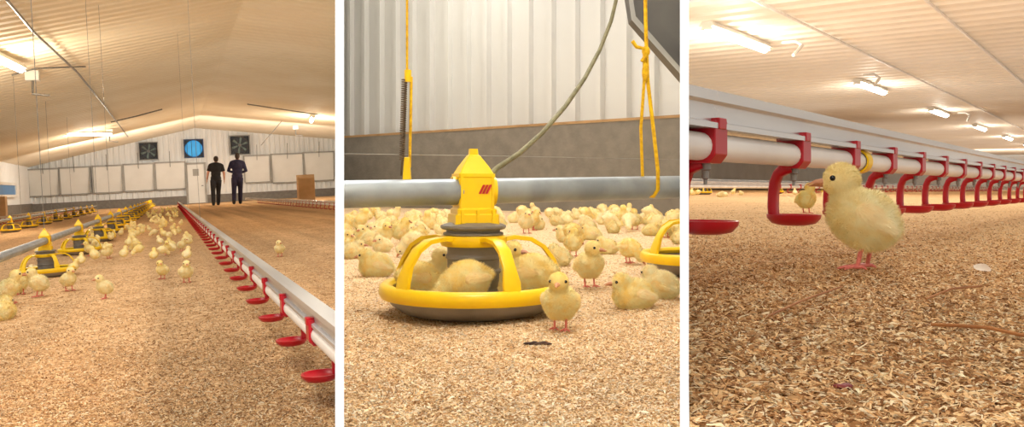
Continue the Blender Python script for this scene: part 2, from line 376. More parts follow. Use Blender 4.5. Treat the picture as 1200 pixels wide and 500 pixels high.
# ------------------------------------------------------------------ shared builders
def feeder_template():
    r=empty('pan_feeder',top=False)
    MB().lathe([(.0,.004),(.118,.002),(.135,.006),(.158,.022),(.168,.04),(.166,.044),(.15,.028),(.12,.012),(.0,.010)],56).build('pan',M['pan'],r,True,angle=50)
    m=MB(); m.lathe([(.166,.034),(.176,.034),(.181,.044),(.179,.056),(.172,.062),(.160,.060),(.155,.054),(.158,.048),(.166,.044)],64,caps=False)
    g=m.build('rim_ring',M['yellow'],r,True,angle=60)
    for k in range(5):
        a=math.radians(-72+72*k-8); ca,sa=math.cos(a),math.sin(a); t=Vector((-sa,ca,0)); m=MB(); rings=[]
        P=[(.045,.140),(.08,.146),(.112,.142),(.137,.127),(.156,.101),(.166,.075),(.170,.052)]
        for i,(q,z) in enumerate(P):
            a0=P[max(i-1,0)]; a1=P[min(i+1,len(P)-1)]; dr,dz=a1[0]-a0[0],a1[1]-a0[1]; l=math.hypot(dr,dz); nr,nz=-dz/l,dr/l
            w=.0115 if 0<i<5 else .016; th=.0042
            c=Vector((q*ca,q*sa,z)); n=Vector((nr*ca,nr*sa,nz))
            rings.append([c+t*w*x+n*th*y for x,y in((-1,-.85),(-.9,-1),(.9,-1),(1,-.85),(1,.85),(.9,1),(-.9,1),(-1,.85))])
        m.loft(rings); m.build('grill_arm',M['yellow'],r,True,angle=35)
    MB().lathe([(.050,.130),(.061,.130),(.065,.138),(.062,.150),(.050,.151)],40,caps=False).build('hub_ring',M['yellow'],r,True)
    MB().lathe([(.035,.012),(.056,.03),(.054,.045),(.050,.05),(.050,.076),(.053,.079),(.053,.084),(.050,.087),(.050,.104),(.053,.107),(.053,.112),(.050,.115),(.050,.15)],40).build('feed_drum',M['dgrey'],r,True,angle=30)
    MB().lathe([(.048,.149),(.056,.150),(.058,.152),(.058,.155),(.052,.157),(.052,.160),(.060,.162),(.063,.165),(.063,.169),(.056,.172),(.044,.175)],40).build('collar',M['dgrey'],r,True,angle=30)
    def rect(w,d,z):
        k=.92; return [Vector((x,y,z)) for x,y in((-w,-d*k),(-w*k,-d),(w*k,-d),(w,-d*k),(w,d*k),(w*k,d),(-w*k,d),(-w,d*k))]
    b=MB().loft([rect(.043,.038,.172),rect(.042,.037,.190),rect(.038,.035,.192),rect(.038,.035,.200),rect(.034,.032,.203),rect(.034,.032,.258),rect(.034,.032,.260),rect(.0355,.0335,.262),rect(.0355,.0335,.268)]).build('hopper_body',M['yellow'],r,True,angle=20)
    m=MB()
    for x in(-.03,0,.03): m.box(x-.0025,x+.0025,-.041,-.035,.174,.198)
    for x in(-.030,.030): m.box(x-.002,x+.002,-.035,-.031,.203,.262)
    m.build('rib',M['yellow'],b)
    m=MB()
    for i in range(3):
        x=.0025+i*.0064; sl_=.0085; m.add([(x,-.0338,.230),(x+.0044,-.0338,.230),(x+sl_+.0044,-.0338,.247),(x+sl_,-.0338,.247),(x,-.031,.230),(x+.0044,-.031,.230),(x+sl_+.0044,-.031,.247),(x+sl_,-.031,.247)],[(0,1,2,3),(0,4,5,1),(1,5,6,2),(2,6,7,3),(3,7,4,0)])
    m.build('red_emblem',M['red'],b)
    MB().loft([rect(.033,.031,.268),rect(.027,.025,.279),rect(.026,.024,.281),rect(.011,.010,.303),rect(.0085,.007,.305),rect(.0075,.006,.316)]).build('cap',M['yellow'],r,True,angle=20)
    for s in(-1,1):
        m=MB(); mt=Matrix.Rotation(PI/2,3,'Y')
        m.lathe([(.0255,-.006),(.028,-.006),(.028,.006),(.0255,.006)],28,(s*.036,0,.235),mt,caps=False); m.build('pipe_sleeve',M['yellow'],r,True,angle=40)
    return r
FT=feeder_template(); TEMPLATES.append(FT)
def cup_parts(parent,x,y,z_pipe,pr,zb,rb,detail,side=-1,reach=1):
    """drinker cup: J arm leaves the pipe clamp on one side and carries a shallow bowl"""
    o=bpy.data.objects.new('drinker_cup',None); o.empty_display_size=.01; COL.objects.link(o); o.parent=parent; o.location=(x,y,0)
    n=28 if detail else 12
    cw=rb*.46
    m=MB(); rings=[]
    for yy in(-cw,cw):
        rings.append([Vector((pr*1.22*xx,yy,z_pipe+pr*1.2*zz)) for xx,zz in((-1,1.5),(-1,-.5),(-.6,-1.0),(.6,-1.0),(1,-.5),(1,1.5))])
    m.loft(rings)
    m.box(-pr*1.35,pr*1.35,-cw*.6,cw*.6,z_pipe+pr*1.2,z_pipe+pr*2.0)
    m.build('clamp',M['red'],o,False,bevel=.0008 if detail else 0)
    S=side; H=z_pipe-pr-zb; w=rb*.28; t=rb*.17
    P=[(.05,-.0),(.35,-.03),(.6,-.12),(.73,-.27),(.78,-.48),(.79,-.68),(.76,-.84),(.66,-.92),(.45,-.94)]
    P=[(S*a*rb,z_pipe-pr*1.05+c*H) for a,c in P]; rings=[]
    for i,(xx,z) in enumerate(P):
        a0=P[max(i-1,0)];a1=P[min(i+1,len(P)-1)];dx,dz=a1[0]-a0[0],a1[1]-a0[1];l=math.hypot(dx,dz);nx,nz=-dz/l,dx/l
        tt=t*(1.3 if i<2 else 1)*(.5 if i>6 else 1)
        rings.append([Vector((xx+nx*tt*q,w*p,z+nz*tt*q)) for p,q in((-1,-.5),(-.6,-1),(.6,-1),(1,-.5),(1,.5),(.6,1),(-.6,1),(-1,.5))])
    MB().loft(rings).build('arm',M['red'],o,True,angle=60)
    MB().lathe([(rb*.45,zb),(rb*.8,zb+rb*.08),(rb*.98,zb+rb*.28),(rb*1.0,zb+rb*.42),(rb*.92,zb+rb*.42),(rb*.82,zb+rb*.26),(rb*.4,zb+rb*.13),(0.0001,zb+rb*.11)],n).build('bowl',M['red'],o,True,angle=50)
    if detail: MB().lathe([(.0045,z_pipe-pr),(.0045,z_pipe-pr-.007),(.003,z_pipe-pr-.008),(.003,z_pipe-pr-.014),(.0015,z_pipe-pr-.015),(.0015,z_pipe-pr-.019)],14).build('nipple',M['wire'],o,True,angle=30)
    return o
def cord(pts,r,name,m,label,cat,group=None,n=6):
    return tag(MB().tube(pts,r,n).build(name,m,None,True),label,cat,group)
def tube_light(c,half,label,r=.02,w=.06,group=None):
    rt=empty('ceiling_tube_light',c)
    u=half.normalized(); q=u.cross(Vector((0,0,1))).normalized()
    def ring(p,w,z0,z1): return [p+q*w+Vector((0,0,z0)),p-q*w+Vector((0,0,z0)),p-q*w*.6+Vector((0,0,z1)),p+q*w*.6+Vector((0,0,z1))]
    MB().loft([ring(-half,w,.02,.09),ring(half,w,.02,.09)]).build('housing',M['white'],rt)
    MB().tube([-half*.96,half*.96],r,10).build('tube',M['tube'],rt,True)
    for s in(-1,1): MB().loft([ring(half*s*.97,w*.8,-.025,.03),ring(half*s*1.0,w*.8,-.025,.03)]).build('end_cap',M['white'],rt)
    tag(rt,label,'light',group); return rt
def light_source(bay,p,e,col,r=.1,kind='POINT',size=1,rot=None,sy=None):
    l=bpy.data.lights.new('light_source',kind); l.energy=e; l.color=col
    if kind=='POINT': l.shadow_soft_size=r
    else:
        l.shape='RECTANGLE' if sy else 'DISK'; l.size=size
        if sy: l.size_y=sy
    o=bpy.data.objects.new('light_source',l); COL.objects.link(o)
    o.matrix_world=bay.M@Matrix.Translation(p)@(Matrix.Rotation(math.radians(rot),4,'X') if rot else Matrix.Identity(4)); return o
# =================================================================== BAY 1
BAY=B1; b=B1
A1=.006; D1=40.0
fm1=floor_mat('litter floor 1',L(230,192,148),L(204,162,116),L(166,124,82),70,.3)
ridge=b.ony(228,150,D1); lf=b.ony(33,196,D1); rg=b.ony(393,163,D1)
XR,ZR=ridge.x,ridge.z; sl=(ZR-lf.z)/(XR-lf.x); sr=(ZR-rg.z)/(rg.x-XR); XL=lf.x; XRt=9.5
def cz(x): return ZR-(XR-x)*sl if x<XR else ZR-(x-XR)*sr
def oncl(px,py,off=0):
    p0=Vector((XR,0,ZR-off)); q=b.onp(px,py,p0,Vector((-sl,0,1)))
    if q.x<=XR: return q
    return b.onp(px,py,p0,Vector((sr,0,1)))
ground(b,A1,1.0,D1+.2,-.55,.4,XL,XRt,fm1)
pal1=[L(244,208,158),L(232,192,140),L(216,172,120),L(250,228,192),L(192,146,98),L(154,110,72)]
chips(b,A1,115000,-30,396,247,540,(.005,.0105),(.0015,.0033),pal1,'pinkish tan wood shavings covering the long barn floor with two people',.85,tracks=.34,patch=9)
m=MB(); y=8.5; rings=[]
while y<D1:
    for dy,dz in((0,0),(.05,.035),(.12,.035),(.17,0)):
        rings.append([Vector((x,y+dy,cz(x)+dz)) for x in(XL,XR,XRt)])
    y+=.3
m.loft(rings,False); st(m.build('ceiling',M['cream_metal']))
def ribwall(name,x0,x1,Y,zf,zt,mt,sp=.22):
    m=MB(); P=[]; x=x0
    while x<x1:
        for dx,dy in((0,0),(sp*.5,0),(sp*.62,-.03),(sp*.85,-.03)): P.append((x+dx,Y+dy))
        x+=sp
    m.loft([[Vector((a,c,zf)) for a,c in P],[Vector((a,c,zt(a))) for a,c in P]],False); return m.build(name,mt)
st(ribwall('wall_back',XL,XRt,D1,.3,lambda x:cz(x)+.05,M['white_sheet']))
st(MB().box(XL,XRt,D1-.12,D1+.1,-.05,.36).build('baseboard_back',M['concrete']))
m=MB(); P=[]; y=6.
while y<D1:
    for dy,dx in((0,0),(.12,0),(.15,.03),(.21,.03)): P.append((XL+dx,y+dy))
    y+=.25
m.loft([[Vector((x,yy,.35)) for x,yy in P],[Vector((x,yy,cz(XL)+.04)) for x,yy in P]],False); st(m.build('wall_left',M['white_sheet']))
st(MB().box(XL-.1,XL+.08,6,D1,-.05,.38).build('baseboard_left',M['concrete']))
p0=b.onx(-6,216,XL+.1); p1=b.onx(18,228,XL+.1)
w=st(MB().box(XL+.04,XL+.1,p0.y,p1.y,p1.z,p0.z).build('window_1',M['bluewin']))
m=MB()
for a0,a1,z0,z1 in((p0.y-.2,p0.y,p1.z-.1,p0.z+.1),(p1.y,p1.y+.2,p1.z-.1,p0.z+.1),(p0.y,p1.y,p0.z,p0.z+.1),(p0.y,p1.y,p1.z-.1,p1.z)): m.box(XL+.03,XL+.14,a0,a1,z0,z1)
m.build('window_frame',M['white'],w)
names=['farthest left','second from the left corner','third from the left corner','just left of the dark left fan','beside the white door on its left','right of the two people','above the tall cardboard box','farthest right']
for i,(x0,x1,y0,y1) in enumerate([(33,68,199,229),(70,104,197,227),(109,142,195,225),(145,179,193,223),(182,216,191,221),(286,315,183,213),(318,354,181,213),(356,390,179,211)]):
    a=b.ony((x0+x1)/2,y0,D1-.2); c=b.ony((x0+x1)/2,y1,D1-.2); xa=b.ony(x0,y0,D1-.2).x; xb=b.ony(x1,y0,D1-.2).x
    r=empty('wall_inlet_flap',((xa+xb)/2,D1-.12,c.z)); w=(xb-xa)/2; h=a.z-c.z
    MB().loft([[Vector((-w,-.04,0)),Vector((w,-.04,0)),Vector((w,.06,0)),Vector((-w,.06,0))],[Vector((-w,-.2,h)),Vector((w,-.2,h)),Vector((w,.06,h)),Vector((-w,.06,h))]]).build('flap_board',M['white'],r,bevel=.02)
    m=MB(); m.box(-w-.05,w+.05,-.24,-.0,h,h+.06); m.box(-w-.05,-w,-.2,.0,0,h); m.box(w,w+.05,-.2,.0,0,h); m.box(-w,w,-.1,0,-.05,0); m.build('frame',M['frame'],r)
    MB().tube([(0,-.2,h*.85),(0,-.45,h+.5)],.012,6).build('pull_rod',M['wire'],r)
    tag(r,'white tilting air inlet board on back wall, '+names[i],'air inlet','air inlet boards on the back wall')
for i,(px,py,s,lab) in enumerate([(174,177,11.5,'dark square exhaust fan high on gable wall, left of the blue one'),(227,174,11.5,'blue backlit round exhaust fan in the middle of the gable wall'),(281,170,12,'dark square exhaust fan high on gable wall, right above the two people')]):
    c=b.ony(px,py,D1-.15); R=abs(b.ony(px+s,py,D1-.15).x-c.x)
    r=empty('exhaust_fan',c); blue=i==1
    m=MB()
    for x0,x1,z0,z1 in((-R,R,R*.92,R),(-R,R,-R,-R*.92),(-R,-R*.92,-R,R),(R*.92,R,-R,R)): m.box(x0,x1,-.12,.1,z0,z1)
    m.build('housing',M['darkblue'] if blue else M['frame'],r)
    mt=Matrix.Rotation(PI/2,3,'X')
    if blue:
        MB().lathe([(R*.84,.03),(R*.84,.07)],32,(0,0,0),mt).build('lit_opening',M['blue'],r)
    MB().box(-R*.92,R*.92,.07,.09,-R*.92,R*.92).build('back_panel',M['black'],r)
    MB().lathe([(R*.9,-.04),(R*.86,-.08),(R*.82,-.04),(R*.86,.0)],32,(0,0,0),mt,False).build('shroud_ring',M['blue'] if blue else M['dgrey'],r,True)
    m=MB()
    for k in range(6):
        a=2*PI*k/6+.3; d=Vector((math.cos(a),0,math.sin(a))); q=Vector((-math.sin(a),0,math.cos(a)))
        m.loft([[d*R*.12-q*R*.06,d*R*.12+q*R*.06+Vector((0,.03,0)),d*R*.8+q*R*.16+Vector((0,.04,0)),d*R*.8-q*R*.08],[d*R*.12-q*R*.06+Vector((0,.02,0)),d*R*.12+q*R*.06+Vector((0,.05,0)),d*R*.8+q*R*.16+Vector((0,.06,0)),d*R*.8-q*R*.08+Vector((0,.02,0))]])
    m.build('blades',M['darkblue'] if blue else M['blade'],r)
    MB().lathe([(R*.15,-.04),(R*.15,.05)],16,(0,0,0),mt).build('hub',M['darkblue'] if blue else M['dgrey'],r,True)
    m=MB()
    for k in(-.45,-.15,.15,.45): m.box(k*R*1.5-.008,k*R*1.5+.008,-.13,-.11,-R*.9,R*.9)
    m.build('guard',M['black'],r)
    tag(r,lab,'fan','exhaust fans in the gable')
a=b.ony(219,193,D1-.1); c=b.ony(241,236,D1-.1)
dr=st(MB().box(a.x,c.x,D1-.16,D1-.06,0.02,a.z).build('door_1',M['white'],bevel=.01))
m=MB(); m.box(a.x-.08,a.x,D1-.2,D1-.04,0,a.z+.08); m.box(c.x,c.x+.08,D1-.2,D1-.04,0,a.z+.08); m.box(a.x,c.x,D1-.2,D1-.04,a.z,a.z+.08); m.build('door_frame',M['frame'],dr)
MB().box(a.x+.22,c.x-.22,D1-.18,D1-.15,a.z-.5,a.z-.2).build('door_window',M['frame'],dr)
MB().box(c.x-.14,c.x-.06,D1-.22,D1-.15,.75,.79).build('door_handle',M['wire'],dr)
# lights
W1=(1,.9,.72)
for px,py,dx,e,lab in((4,72,1.0,110,'ceiling tube light glowing at the upper left edge'),(105,157,.9,80,'small ceiling tube light glowing left above the inlet boards'),(366,140,1.0,110,'ceiling tube light glowing on the right ceiling slope')):
    p=oncl(px,py,.12); tube_light(p,Vector((.1,dx*.9,0)) if px!=105 else Vector((.6,.3,0)),lab,.05,.08,'tube lights on the cream barn ceiling')
    light_source(b,p+Vector((0,0,-.4)),e,W1,.15)
def ccl(pts,r,lab,nm='conduit',cat='conduit',mt='wire'):
    cord([oncl(x,y,.06) for x,y in pts],r,nm,M[mt],lab,cat)
ccl([(8,0),(40,38),(90,84),(118,118),(150,160)],.018,'thin straight conduit running down the left slope of cream ceiling')
ccl([(130,143),(160,136),(190,128)],.02,'short horizontal pipe on ceiling above the left fan')
ccl([(14,88),(42,80),(100,78)],.014,'short branch conduit beside the upper left tube light','conduit')
ccl([(290,122),(330,128),(372,134)],.02,'short branch pipe feeding the right ceiling light')
cord([oncl(330,142,.06),b.ony(306,170,D1-4)],.016,'conduit',M['wire'],'slanting conduit dropping from the right ceiling slope toward fan','conduit')
for px,py in((38,86),(128,153),(346,148)):
    p=oncl(px,py,.05); r=empty('ceiling_bracket',p)
    MB().box(-.1,.1,-.1,.1,-.12,.04).build('box',M['white'],r); MB().tube([(0,0,-.1),(.0,-.1,-.35),(.25,-.1,-.38)],.02,8).build('arm_pipe',M['wire'],r)
    tag(r,'small white junction box on ceiling beside the '+{38:'upper left light',128:'small middle light',346:'right light'}[px],'junction box')
# persons
def person(px,py,H,rz,lab,topm,legm,arms,stride,short):
    p=b.onz(px,py,0); r=empty('person',(p.x,p.y,0),rz); r.scale=(H/1.74,)*3
    up=b.Rt@Vector((0,0,1)); r.rotation_mode='QUATERNION'; r.rotation_quaternion=Vector((0,0,1)).rotation_difference(up)@Matrix.Rotation(rz,3,'Z').to_quaternion()
    legs={s:[Vector((s*.09,0,.9)),Vector((s*.1,.04+s*stride*.5,.5)),Vector((s*.1,s*stride-.02,.09))] for s in(-1,1)}
    ar={s:[Vector((s*.19,0,1.41))]+[Vector((s*q[0],q[1],q[2])) for q in arms] for s in(-1,1)}
    def torso(m,g):
        m.sphere((0,0,.96),(.165+g,.115+g,.13+g)); m.sphere((0,.0,1.12),(.15+g,.105+g,.15+g)); m.sphere((0,0,1.3),(.185+g,.12+g,.17+g)); m.tube([(-.17,0,1.42),(0,0,1.45),(.17,0,1.42)],[.055+g,.075+g,.055+g],12)
    def leg(m,s,g,end=1): m.tube([legs[s][0],legs[s][0].lerp(legs[s][1],.5),legs[s][1],legs[s][1].lerp(legs[s][2],.4),legs[s][2]],[.09+g,.078+g,.058+g,.056+g,.038+g*1.4],14)
    def arm(m,s,g,n=4):
        A=ar[s]; P=[A[0],A[1],A[2]]; R=[.052+g,.042+g,.027+g]
        if n==2: P=[A[0],A[0].lerp(A[1],.75)]; R=[.056+g,.05+g]
        m.tube(P,R,12); m.sphere(A[0],.053+g,10,8)
    m=MB(); torso(m,0); m.tube([(0,0,1.44),(0,.01,1.56)],[.062,.052],12); m.sphere((0,.02,1.63),(.074,.094,.112)); m.sphere((0,.11,1.61),(.014,.02,.022),8,6); m.sphere((0,.06,1.57),(.05,.055,.05))
    for s in(-1,1):
        m.sphere((s*.076,.01,1.63),(.012,.022,.032),8,6); leg(m,s,0); arm(m,s,0); m.sphere(legs[s][2]+Vector((0,.07,-.045)),(.042,.12,.04))
        w=ar[s][2]; d=(w-ar[s][1]).normalized(); q=Vector((0,1,0)) if abs(d.z)>.6 else Vector((0,0,1)); q=(q-d*q.dot(d)).normalized(); m.sphere(w+d*.05,(.02,.04,.045) if abs(d.z)>.6 else (.045,.03,.035),10,8)
        for k,l in enumerate((.062,.072,.078,.068)):
            o=w+d*.085+q*(k-1.5)*.021; m.tube([o-d*.02,o+d*l*.5,o+d*l+Vector((-s*.015,0,0))],[.010,.0095,.008],6)
        o=w+d*.04+q*.038; m.tube([o,o+d*.03+q*.02,o+d*.06+q*.022],[.012,.0105,.009],6)
    def add(nm,mm,mt,vox=.018,it=3):
        me=remesh(mm,vox,it); me.materials.clear(); me.materials.append(mt); o=bpy.data.objects.new(nm,me); COL.objects.link(o); o.parent=r; return o
    add('body',m,M['skin'],.011,2)
    m=MB(); torso(m,.022)
    for s in(-1,1): arm(m,s,.018,2 if short else 4)
    add('shirt' if short else 'jacket',m,topm)
    m=MB(); m.sphere((0,0,.96),(.178,.128,.12))
    for s in(-1,1): leg(m,s,.02)
    add('trousers',m,legm)
    m=MB(); m.sphere((0,-.002,1.655),(.083,.098,.098)); m.sphere((0,-.035,1.61),(.074,.066,.08)); add('hair',m,M['hair'],.012)
    for s in(-1,1):
        m=MB(); m.sphere(legs[s][2]+Vector((0,.06,-.045)),(.053,.14,.052)); m.tube([legs[s][2]+Vector((0,0,-.05)),legs[s][2]+Vector((0,0,.06))],[.06,.062]); add('boot',m,M['boot'],.016)
        MB().sphere((s*.03,.1,1.64),.011,8,6).build('eye',M['eye'],r)
    tag(r,lab,'person','people walking to the far door')
person(253,240.5,1.68,.05,'person in black short sleeved t-shirt and dark trousers walking away',M['tshirt'],M['trous'],[(.27,-.03,1.14),(.29,.07,.91)],.2,True)
person(278,239,1.76,-.1,'person in navy jacket seen from behind with hands held in front',M['navy'],M['navy'],[(.29,-.03,1.14),(.1,.2,1.07)],.12,False)
def cbox(x0,x1,y0,lab,Y):
    a=b.ony(x0,y0,Y); c=b.ony(x1,y0,Y); r=empty('cardboard_box',((a.x+c.x)/2,Y,0)); w=(c.x-a.x)/2
    MB().box(-w,w,-w*.8,w*.8,.0,a.z).build('carton',M['card'],r,bevel=.01)
    m=MB(); m.box(-w*.1,w*.1,-w*.81,w*.81,a.z,a.z+.006); m.build('tape',M['sill'],r); tag(r,lab,'box')
q=b.onz(357,236,0); cbox(348,367,205,'tall tan cardboard box standing right of the two people',q.y)
q=b.onx(-4,250,XL+.9); cbox(-14,7,231,'tan cardboard box at the left edge below the blue window',q.y)
# feed lines
XF=b.onz(55,324,0).x; y0=b.onz(55,324,0).y; zp=b.onx(20,294,XF).z
feedy=[y0*(.007+.0025*n)/.007 for n in range(-1,19)]
k=zp/.235
tag(MB().tube([(XF,feedy[0]-.5,zp),(XF,30,zp)],.024*k,14).build('auger_pipe',M['galv'],None,True),'long grey feed pipe receding on the left through the yellow pan feeders','pipe')
ordn=['nearest','second','third','fourth','fifth']
for i,yy in enumerate(feedy[1:]):
    o=dup(FT,(XF,yy,0.0),PI/2,k)
    if i<5: tag(o,f'yellow pan feeder on the long left feed line, {ordn[i]} from the camera','feeder','pan feeders on the left feed line')
    else: tag(o,'one of the small distant yellow pan feeders far along left feed line','feeder','pan feeders on the left feed line')
XF2=b.onz(0,275,0).x; yy0=b.onz(0,275,0).y
tag(MB().tube([(XF2,yy0-3,.2),(XF2,32,.2)],.022,10).build('auger_pipe',M['galv'],None,True),'second grey feed pipe at far left near the wall','pipe')
for i in range(10):
    o=dup(FT,(XF2,yy0-1+i*1.9,0),PI/2,.85); tag(o,'one of the small yellow pan feeders on the second feed line near left wall','feeder','pan feeders on the second feed line')
def drinker(bay,X,ys,yend,y0,zb,rb,zpipe,pr,rz0,rz1,rw,detail,label,railm='alu',side=-1):
    r=empty('drinker_line',(X,0,0))
    MB().loft([[Vector((x,y,z)) for x,z in((-rw,rz0),(rw,rz0),(rw,rz0+.15*(rz1-rz0)),(rw*.55,rz0+.22*(rz1-rz0)),(rw*.55,rz0+.68*(rz1-rz0)),(rw*1.1,rz0+.72*(rz1-rz0)),(rw*1.1,rz1),(-rw*1.1,rz1),(-rw*1.1,rz0+.72*(rz1-rz0)),(-rw*.55,rz0+.68*(rz1-rz0)),(-rw*.55,rz0+.22*(rz1-rz0)),(-rw,rz0+.15*(rz1-rz0)))] for y in(y0,yend)]).build('support_rail',M[railm],r)
    MB().tube([(0,y0,zpipe),(0,yend,zpipe)],pr,18).build('water_pipe',M['whitepipe'],r,True)
    for y in ys: cup_parts(r,0,y,zpipe,pr,zb,rb,detail,side)
    tag(r,label,'drinker line'); return r
q=b.onz(376,446,.05); XD=q.x; yd=q.y
ys=[yd*(.0056+.0014*n)/.0056 for n in range(0,66)]
zt=b.onx(390,371,XD).z; zb_=b.onx(390,396,XD).z; pr=.018
drinker(b,XD,ys,30,.8,.05,.04,zb_-pr,pr,zb_,zt,.016,False,'long drinker line with silver rail and red cups running down the middle floor','greyalu',1)
q=b.onz(393,246,.05)
drinker(b,q.x,[q.y+ .45*n for n in range(-2,30)],32,8,.05,.035,.14,.016,.16,.2,.02,False,'distant drinker line with red cups on the right behind the people')
q=b.onz(0,263,.05)
drinker(b,q.x,[q.y-3+ .5*n for n in range(0,36)],34,6,.05,.035,.14,.016,.16,.2,.02,False,'distant drinker line with red cups at far left beside the wall')
for i in(1,3,4): cord([(XF,feedy[i],.3*k),(XF,feedy[i],cz(XF))],.0022,'hanging_cord',M['wire'],'thin cord hanging from the ceiling to the left feed line','cord','cords holding the left feed line')
for i in(16,30): cord([(XD,ys[i],zt),(XD,ys[i],cz(XD))],.0018,'hanging_cord',M['wire'],'thin cord hanging from the ceiling to the middle drinker line','cord','cords holding the middle drinker line')
for i in range(3): cord([(XF2,yy0+2+i*4,.25),(XF2,yy0+2+i*4,cz(XF2))],.0035,'hanging_cord',M['wire'],'thin cord hanging from the ceiling to the second feed line','cord','cords holding the second feed line')
pts=[]
G1='chicks on the floor of the long barn'
hero1=[(190,326,.105,-120,'turn','small chick facing the camera in the open litter, left of a taller one'),(219,331,.115,-80,'stand','upright small chick in the middle litter, nearest the red drinker line'),(122,352,.11,-160,'stand','pale chick walking left in open litter, front of the left group'),(82,341,.12,-60,'stand','chick standing right of the nearest yellow feeder'),(328,301,.11,-100,'turn','lone chick on the bare litter right of the silver rail'),(44,348,.14,170,'stand','chick standing in front of the nearest yellow feeder'),(14,358,.15,10,'stand','chick at left edge under the grey feed pipe'),(2,374,.15,60,'sit','chick cut by the left edge, lowest in the barn view'),(24,345,.13,90,'peck','chick pecking between the pipe and nearest feeder'),(104,300,.12,200,'stand','chick just behind the nearest feeder on its right'),(128,303,.11,-40,'turn','chick standing right of the second yellow feeder'),(160,294,.11,150,'peck','chick pecking midway between feeders and drinkers'),(196,298,.11,-90,'stand','small chick standing in middle litter behind the front pair'),(214,294,.11,-20,'stand','small chick in middle litter beside the red cups')]
for px,py,h,a,ps,lab in hero1: place('mid_'+ps,b,px,py,h,a,lab,G1,A1)
def crowd(n,fx,h,label,group,key,bay,A,mind,avoid=None,poses=('stand','turn','peck','sit','stand','sit')):
    c=0;tr=0
    while c<n and tr<n*80:
        tr+=1; px,py=fx(); p=bay.onz(px,py,0)
        if any((p.x-q[0])**2+(p.y-q[1])**2<mind*mind for q in pts): continue
        if avoid and avoid(p): continue
        pts.append((p.x,p.y)); c+=1
        ps=random.choice(poses)
        o=dup(TPL[key+ps],(p.x,p.y,float(hf(p.x,p.y,A))+.001),random.uniform(0,2*PI),h*random.uniform(.88,1.1)); tag(o,label,'chick',group)
def reg1():
    t=random.random()**1.0; y=245+62*t; c=200-(y-236)*.2; return (random.gauss(c,8+ (y-240)*.55),y)
crowd(62,reg1,.11,'one of the small scattered chicks between the left feeders and middle drinkers','chicks scattered between feeders and drinkers','lo_',b,A1,.22,lambda p:p.x>XD-.12,('stand','turn','stand','peck'))
def reg1b():
    t=random.random(); y=247+75*t; c=198-(y-236)*1.62; return (random.gauss(c,8+(y-240)*.25),y)
crowd(30,reg1b,.11,'one of the chicks crowding around the left line of yellow feeders','chicks crowding the left feeders','lo_',b,A1,.14,lambda p: abs(p.x-XF)<.12 or p.y<yd*1.2)
# =================================================================== BAY 2
BAY=B2; b=B2; A2=.003; pts=[]
fm2=floor_mat('litter floor 2',L(242,216,180),L(222,190,148),L(186,150,108),140)
ground(b,A2,.5,10.5,-.35,.35,-3,3,fm2)
pal2=[L(250,230,198),L(246,218,176),L(234,200,154),L(254,243,222),L(216,176,128),L(180,136,92)]
chips(b,A2,115000,400,800,250,540,(.0036,.0084),(.001,.0025),pal2,'pale wood shavings covering the floor around the big yellow feeder',.9,.0018,patch=24)
wl=Vector((-2.0*9.9/9.6,9.9,0)); wr=Vector((.205*6.7,6.7,0))
wd=(wr-wl).normalized(); wn=Vector((wd.y,-wd.x,0))
if wn.y>0: wn=-wn
Lw=(wr-wl).length+.6; HC2=.25+.51
m=MB(); P=[]; x=-.4
while x<Lw:
    for dx,dn in((0,0),(.185,0),(.188,.055),(.238,.055),(.245,0)): P.append(wl+wd*(x+dx)+wn*dn)
    x+=.27
m.loft([[p+Vector((0,0,HC2-.02)) for p in P],[p+Vector((0,0,3.2)) for p in P]],False); st(m.build('wall_back',M['grey_sheet']))
mw=Matrix((wd,-wn,Vector((0,0,1)))).transposed().to_4x4(); mw.translation=wl
st(MB().box(-.5,Lw,-.14,.1,-.05,HC2,mw).build('baseboard_back',M['concrete']))
st(MB().box(-.5,Lw,-.145,.0,HC2,HC2+.022,mw).build('trim_3',M['sill']))
pa=b.atZ(403,227.5,1.51); pb=b.atZ(797,219,1.91); pd=(pb-pa).normalized()
tag(MB().tube([pa-pd*.12,pa.lerp(pb,.5),pb+pd*.3],.0249,32).build('auger_pipe',M['galv'],None,True),'thick grey galvanised feed pipe crossing behind the big yellow feeder head','pipe')
pang=math.atan2(pd.y,pd.x)
base=b.onz(555,366,0); t=(base.x-pa.x)/pd.x; pc=pa+pd*t
F1=dup(FT,(pc.x,pc.y,0.001),pang-.25,1); F1.scale=(1,1,pc.z/.235)
tag(F1,'large yellow and grey pan feeder with domed grill in the centre','feeder')
q=b.onz(826,320,0); F2=dup(FT,(q.x,q.y,0),1.2,1.0); tag(F2,'yellow pan feeder partly cut off by the right edge behind the pipe','feeder')
hp=[(724,-8,2.6),(716,25,2.55),(703,58,2.45),(685,92,2.3),(662,125,2.15),(635,156,2.0),(608,180,1.86),(582,197,1.74),(574,206,1.72)]
cord([b.atZ(*h) for h in hp],.0058,'hose',M['hose'],'olive grey hose curving down from above to the feeder head','hose',n=12)
m=MB(); P=[(734,-20),(830,-20),(830,125),(797,86),(741,22)]; m.loft([[b.atZ(x,y,3.0) for x,y in P],[b.atZ(x,y,3.0)+Vector((0,.1,0)) for x,y in P]])
r=m.build('duct',M['duct']); tag(r,'dark grey slanted metal duct in the upper right corner','duct')
P=[(734,-20),(739,-20),(745,19),(800,82),(800,90),(740,23)]
MB().loft([[b.atZ(x,y,2.99) for x,y in P],[b.atZ(x,y,2.97) for x,y in P]]).build('flange',M['flange'],r)
